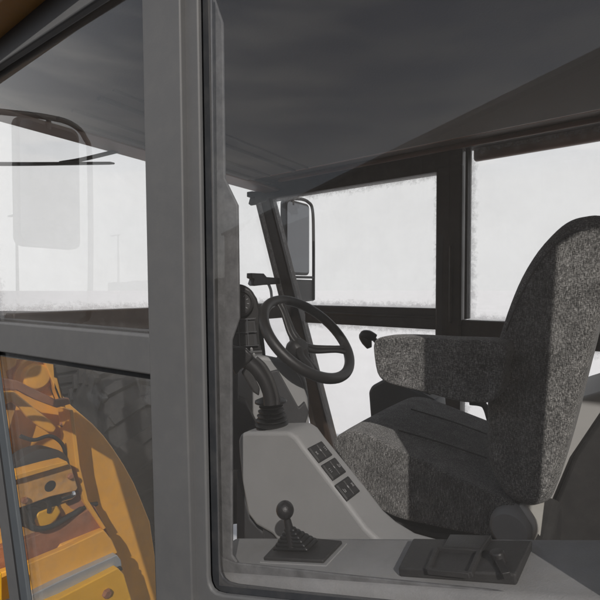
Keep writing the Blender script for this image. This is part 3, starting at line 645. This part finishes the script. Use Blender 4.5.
# ================================================================== yellow lift arm and linkage ahead of the cab
XB = -2.35
def PB(x, y, d=0): return PX(x, y, XB+d)
boom = thing('lift_arm', 'yellow curved lift arm with round pin boss seen through lower left pane', 'lift arm', (XB, 1.2, 0))
def plate(name, pts, d, th, mt, bev=.004, parent=None):
    m = MB(); m.prism([PB(x, y, d) for x, y in pts], (-th, 0, 0)); return m.build(name, mt, parent or boom, bevel=bev)
plate('curved_arm', [(40, 350), (54, 356), (56, 388), (72, 406), (93, 424), (104, 436), (113, 448), (124, 465), (134, 483), (142, 502), (150, 522), (155, 556), (158, 640), (130, 640), (124, 600), (117, 557), (104, 526), (86, 500), (78, 466), (70, 430), (60, 400)], 0, .06, 'yellow', .006)
plate('side_plate', [(-40, 372), (4, 366), (12, 361), (22, 358), (38, 355), (54, 360), (56, 389), (68, 401), (74, 440), (80, 470), (86, 500), (60, 520), (-40, 520)], -.07, .04, 'yellow')
plate('shade_rib', [(69, 410), (73, 410), (73.5, 412), (80, 466), (88, 500), (106, 528), (103, 530), (84, 502), (76, 467), (70, 412)], .12, .13, 'yellow', .002)  # rib added so that its cast shadow darkens the arm's inner edge
m = MB(); m.lathe([(.096, -.05), (.096, .0), (.091, .008), (.068, .008), (.066, .016), (.064, .036), (.056, .042), (.0, .042)], PB(34.5, 376, -.05), (1, 0, 0), seg=44); m.build('pin_boss', 'yellow', boom, bevel=.003)
plate('top_lug', [(-40, 352), (18, 356), (16, 366), (6, 372), (8, 379), (3, 386), (-40, 388)], -.03, .05, 'yellow', .006)
plate('shadow_bar', [(-40, 372), (2, 378), (18, 381), (38, 391), (57, 400), (69, 398), (71, 404), (57, 408), (36, 400), (17, 390), (-40, 386)], .20, .03, 'rust_shadow', .004)  # brown bar painted in for the shadow band across the arm
plate('link_arm', [(-40, 396), (14, 391), (20, 396), (36, 409), (50, 420), (57, 428), (54, 433), (48, 432), (38, 426), (28, 418), (20, 408), (12, 402), (-40, 420)], .08, .03, 'yellow', .008)
plate('link_plate', [(-40, 400), (8, 398), (17, 404), (15, 412), (10, 428), (7, 440), (-40, 470)], .05, .02, 'yellow_dirty')
m = MB(); m.lathe([(.0, .0), (.165, .0), (.18, .01), (.18, .10), (.165, .11), (.0, .11)], PB(26, 482, -.03), (1, .12, 0), seg=48); m.build('drive_cover', 'charcoal', boom)
plate('cross_beam', [(-40, 490), (10, 482), (16, 478), (50, 468), (68, 463), (71, 466), (78, 488), (76, 491), (50, 497), (20, 508), (-40, 520)], .16, .05, 'yellow_dirty', .005)
plate('beam_flange', [(-40, 486), (10, 479), (16, 475), (50, 465.5), (67, 461.5), (68.5, 464.5), (16, 480), (-40, 492)], .20, .09, 'yellow', .002)
m = MB(); m.lathe([(.0, .0), (.026, .0), (.026, .003), (.0, .003)], PB(50, 486, .158), (1, 0, 0), seg=24); m.build('bolt_hole', 'rubber', boom)
m = MB(); m.tube([PB(60, 499, .12), PB(70, 495, .12), PB(74, 493, .12)], [.018, .024, .018]); m.build('pipe_union', 'chrome', boom)
m = MB(); m.lathe([(.0, .0), (.03, .0), (.045, .03), (.045, .05), (.0, .05)], PB(76, 497, .04), (1, -.3, 0), seg=24); m.build('pipe_flange', 'rust_shadow', boom)
plate('inner_plate', [(-40, 512), (40, 494), (82, 488), (93, 502), (104, 526), (108, 560), (-40, 600)], -.02, .03, 'yellow_dirty')
m = MB(); vb = [(34, 520), (38, 512), (46, 509), (57, 505), (61, 512), (56, 520), (48, 527), (38, 528)]
m.loft([PB(x, y, .10) for x, y in vb], [PB(x, y, .02) for x, y in vb]); m.build('valve_block', 'yellow_clean', boom, bevel=.010)
plate('bracket', [(58, 505), (82, 496), (86, 500), (80, 508), (62, 517)], .06, .03, 'yellow', .004)
m = MB(); m.tube([PB(10, 500, .14), PB(20, 505, .14), PB(25, 515, .14), PB(29, 525, .14), PB(38, 529, .14), PB(52, 526, .13), PB(70, 516, .11), PB(84, 507, .08), PB(96, 504, .02)], .013); m.build('hydraulic_hose', 'rubber', boom)
m = MB(); m.tube([PB(30, 505, .11), PB(42, 500, .12), PB(49, 503, .12), PB(49, 512, .10)], .010); m.build('hydraulic_hose', 'rubber', boom)
m = MB(); m.tube([PB(16, 514, .08), PB(30, 508, .08), PB(40, 509, .08)], .010); m.build('hydraulic_hose', 'rubber', boom)
plate('rusty_channel', [(-40, 560), (24, 540), (60, 526), (95, 506), (104, 524), (100, 531), (62, 546), (56, 553), (44, 557), (28, 568), (-40, 590)], .10, .04, 'rust_shadow')
plate('channel_lip', [(-40, 585), (27, 566), (44, 556), (57, 552), (62, 545), (102, 529), (104, 533), (64, 550), (58, 557), (28, 572), (-40, 595)], .12, .06, 'yellow', .003)
plate('lower_beam', [(-40, 586), (28, 564), (64, 549), (104, 530), (112, 540), (118, 553), (60, 580), (28, 596), (-40, 620)], .16, .04, 'yellow', .005)
plate('step_plate', [(-40, 620), (28, 597), (60, 581), (117, 555), (121, 560), (122, 566), (62, 594), (-40, 640)], .20, .06, 'steel')
plate('step_edge', [(-40, 650), (40, 606), (62, 596), (122, 567), (123, 570), (64, 600), (-40, 660)], .22, .03, 'rubber', .002)
plate('front_frame', [(-40, 640), (62, 597), (118, 568), (124, 574), (132, 600), (140, 700), (-40, 700)], .24, .08, 'yellow_clean', .006)
m = MB(); m.lathe([(.0, .022), (.018, .022), (.023, .017), (.023, .0), (.0, .0)], PB(106, 593, .24), (1, 0, 0), seg=6); m.build('bolt', 'rust_shadow', boom)
plate('vertical_link', [(-24, 585), (2, 573), (3, 640), (-24, 660)], .30, .05, 'yellow_clean', .005)

# machine body and big tyre behind the lift arm
hd = thing('wheel_loader', 'dark machine body and big lugged tyre behind the curved yellow arm', 'loader', (-3.6, 2.2, 0))
tcn = PX(122, 450, -3.25); ax = Vector((.25, 1, 0)).normalized(); tx = Vector((1, -.25, 0)).normalized()
m = MB(); m.lathe([(.34, -.20), (.46, -.25), (.64, -.26), (.69, -.22), (.70, 0), (.69, .22), (.64, .26), (.46, .25), (.34, .20)], tcn, ax, seg=64)
tyre = None
for k in range(20):
    th = 2*math.pi*k/20
    for s_ in (-1, 1):
        d0 = tx*math.cos(th)+Vector((0, 0, math.sin(th))); t2 = th+.15; d1 = tx*math.cos(t2)+Vector((0, 0, math.sin(t2)))
        m.bar(tcn+d0*.70+ax*.25*s_, tcn+d1*.71, .07, .07, d0); m.bar(tcn+d0*.58+ax*.262*s_, tcn+d0*.71+ax*.25*s_, .07, .04, ax)
tyre = m.build('wheel_tyre', 'tyre', hd)
m = MB(); m.lathe([(.0, -.10), (.12, -.12), (.14, -.06), (.26, -.02), (.31, -.17), (.35, -.19), (.35, .1), (.0, .1)], tcn, ax, seg=48); m.build('rim', 'charcoal', tyre)
a0_ = PX(-60, 316, -4.1); a1_ = PX(176, 316, -4.1)
m = MB(); m.prism([Vector((-4.1, a0_.y, .4)), Vector((-4.1, a1_.y, .4)), Vector((-4.1, a1_.y, a1_.z)), Vector((-4.1, a0_.y, a0_.z))], (-1.2, .3, 0)); m.build('hood_body', 'charcoal', hd, bevel=.05)
m = MB()
for k in range(6): zz = 1.55-.1*k; m.box(-4.1, -4.07, a0_.y+.3, a1_.y-.5, zz, zz+.05)
m.build('grille', 'blackm', hd)

# ================================================================== behind the camera: what the panes reflect
tm = mat('far_foliage', (.05, .055, .04), .9, var=.3)
m = MB(); random.seed(11); x = -260; pts_ = []
while x < 260:
    pts_.append((x, 6.5+3.2*noise.noise(Vector((x*.03, 0, 0)))+1.4*random.random())); x += 3.1
bmx = m.bm
for ya, yb, sc_ in ((-150, -158, 1), (-165, -175, 1.15)):
    m.prism([(pts_[0][0], ya, .01)]+[(px_, ya, h*sc_) for px_, h in pts_]+[(pts_[-1][0], ya, .01)], (0, yb-ya, 0))
tl_ = m.build('far_wood', tm, smooth=False); tl_['kind'] = 'stuff'; tl_['label'] = 'far off dark line of trees mirrored faintly in the panes'; tl_['category'] = 'far wood'
for k, (px_, dd_) in enumerate(((5, 40), (111, 55))):
    d = ray(px_, 290); base_ = Vector((d.x*dd_, -d.y*dd_, 0))
    lp = thing('street_lamp', ['nearer grey lamp post mirrored faintly at the left edge pane', 'farther grey lamp post with arm mirrored beside the wing mirror'][k], 'street lamp', tuple(base_), 'lamp posts across the yard')
    m = MB(); m.tube([base_+Vector((0, 0, .01)), base_+Vector((0, 0, 9))], [.16, .09], smooth=False); m.build('pole', 'charcoal', lp)
    m = MB(); m.bar(base_+Vector((-1.6, 0, 9.05)), base_+Vector((.3, 0, 9.05)), .3, .12); m.build('lamp_head', 'charcoal', lp)

# long dark shed standing behind the camera
shed = thing('storage_shed', 'long dark brown corrugated shed mirrored in the door glass', 'shed', (2.5, -6.4, 0))
sd_ = Vector((.866, .5, 0)); sn_ = Vector((.5, -.866, 0)); p_ = Vector((-.2, -8, 0)); hh = CAMZ+3.9
A_ = p_-sd_*26; B_ = p_+sd_*9
m = MB(); m.prism([A_, B_, B_+Vector((0, 0, hh)), A_+Vector((0, 0, hh))], sn_*7); m.build('wall', 'shed', shed, smooth=False)
m = MB()
for k in range(70): q_ = A_+sd_*(.5*k+.2)-sn_*.03; m.prism([q_, q_+sd_*.18, q_+sd_*.18+Vector((0, 0, hh-.2)), q_+Vector((0, 0, hh-.2))], sn_*.025)
m.build('cladding_ribs', 'shed', shed, smooth=False)
m = MB(); m.prism([A_-sn_*.25+Vector((0, 0, hh)), B_-sn_*.25+Vector((0, 0, hh)), B_-sn_*.25+Vector((0, 0, hh+.12)), A_-sn_*.25+Vector((0, 0, hh+.12))], sn_*7.5); m.build('roof', 'charcoal', shed, smooth=False)
for k in (12.5, 19): 
    q_ = A_+sd_*k-sn_*.06; m = MB(); m.prism([q_+Vector((0, 0, .01)), q_+sd_*3.2+Vector((0, 0, .01)), q_+sd_*3.2+Vector((0, 0, 3.4)), q_+Vector((0, 0, 3.4))], sn_*.05); m.build('door', 'edge', shed, smooth=False)

for x_, y_, d_ in ((62, 424, .01), (24, 500, .17), (70, 476, .17)):
    m = MB(); m.lathe([(.0, .014), (.012, .014), (.015, .011), (.015, .0), (.0, .0)], PB(x_, y_, d_), (1, 0, 0), seg=6); m.build('bolt', 'rust_shadow', boom)
m = MB(); m.tube([PB(20, 436, .12), PB(34, 440, .13), PB(50, 436, .12), PB(62, 444, .06), PB(68, 460, .02)], .009); m.build('hydraulic_hose', 'rubber', boom)
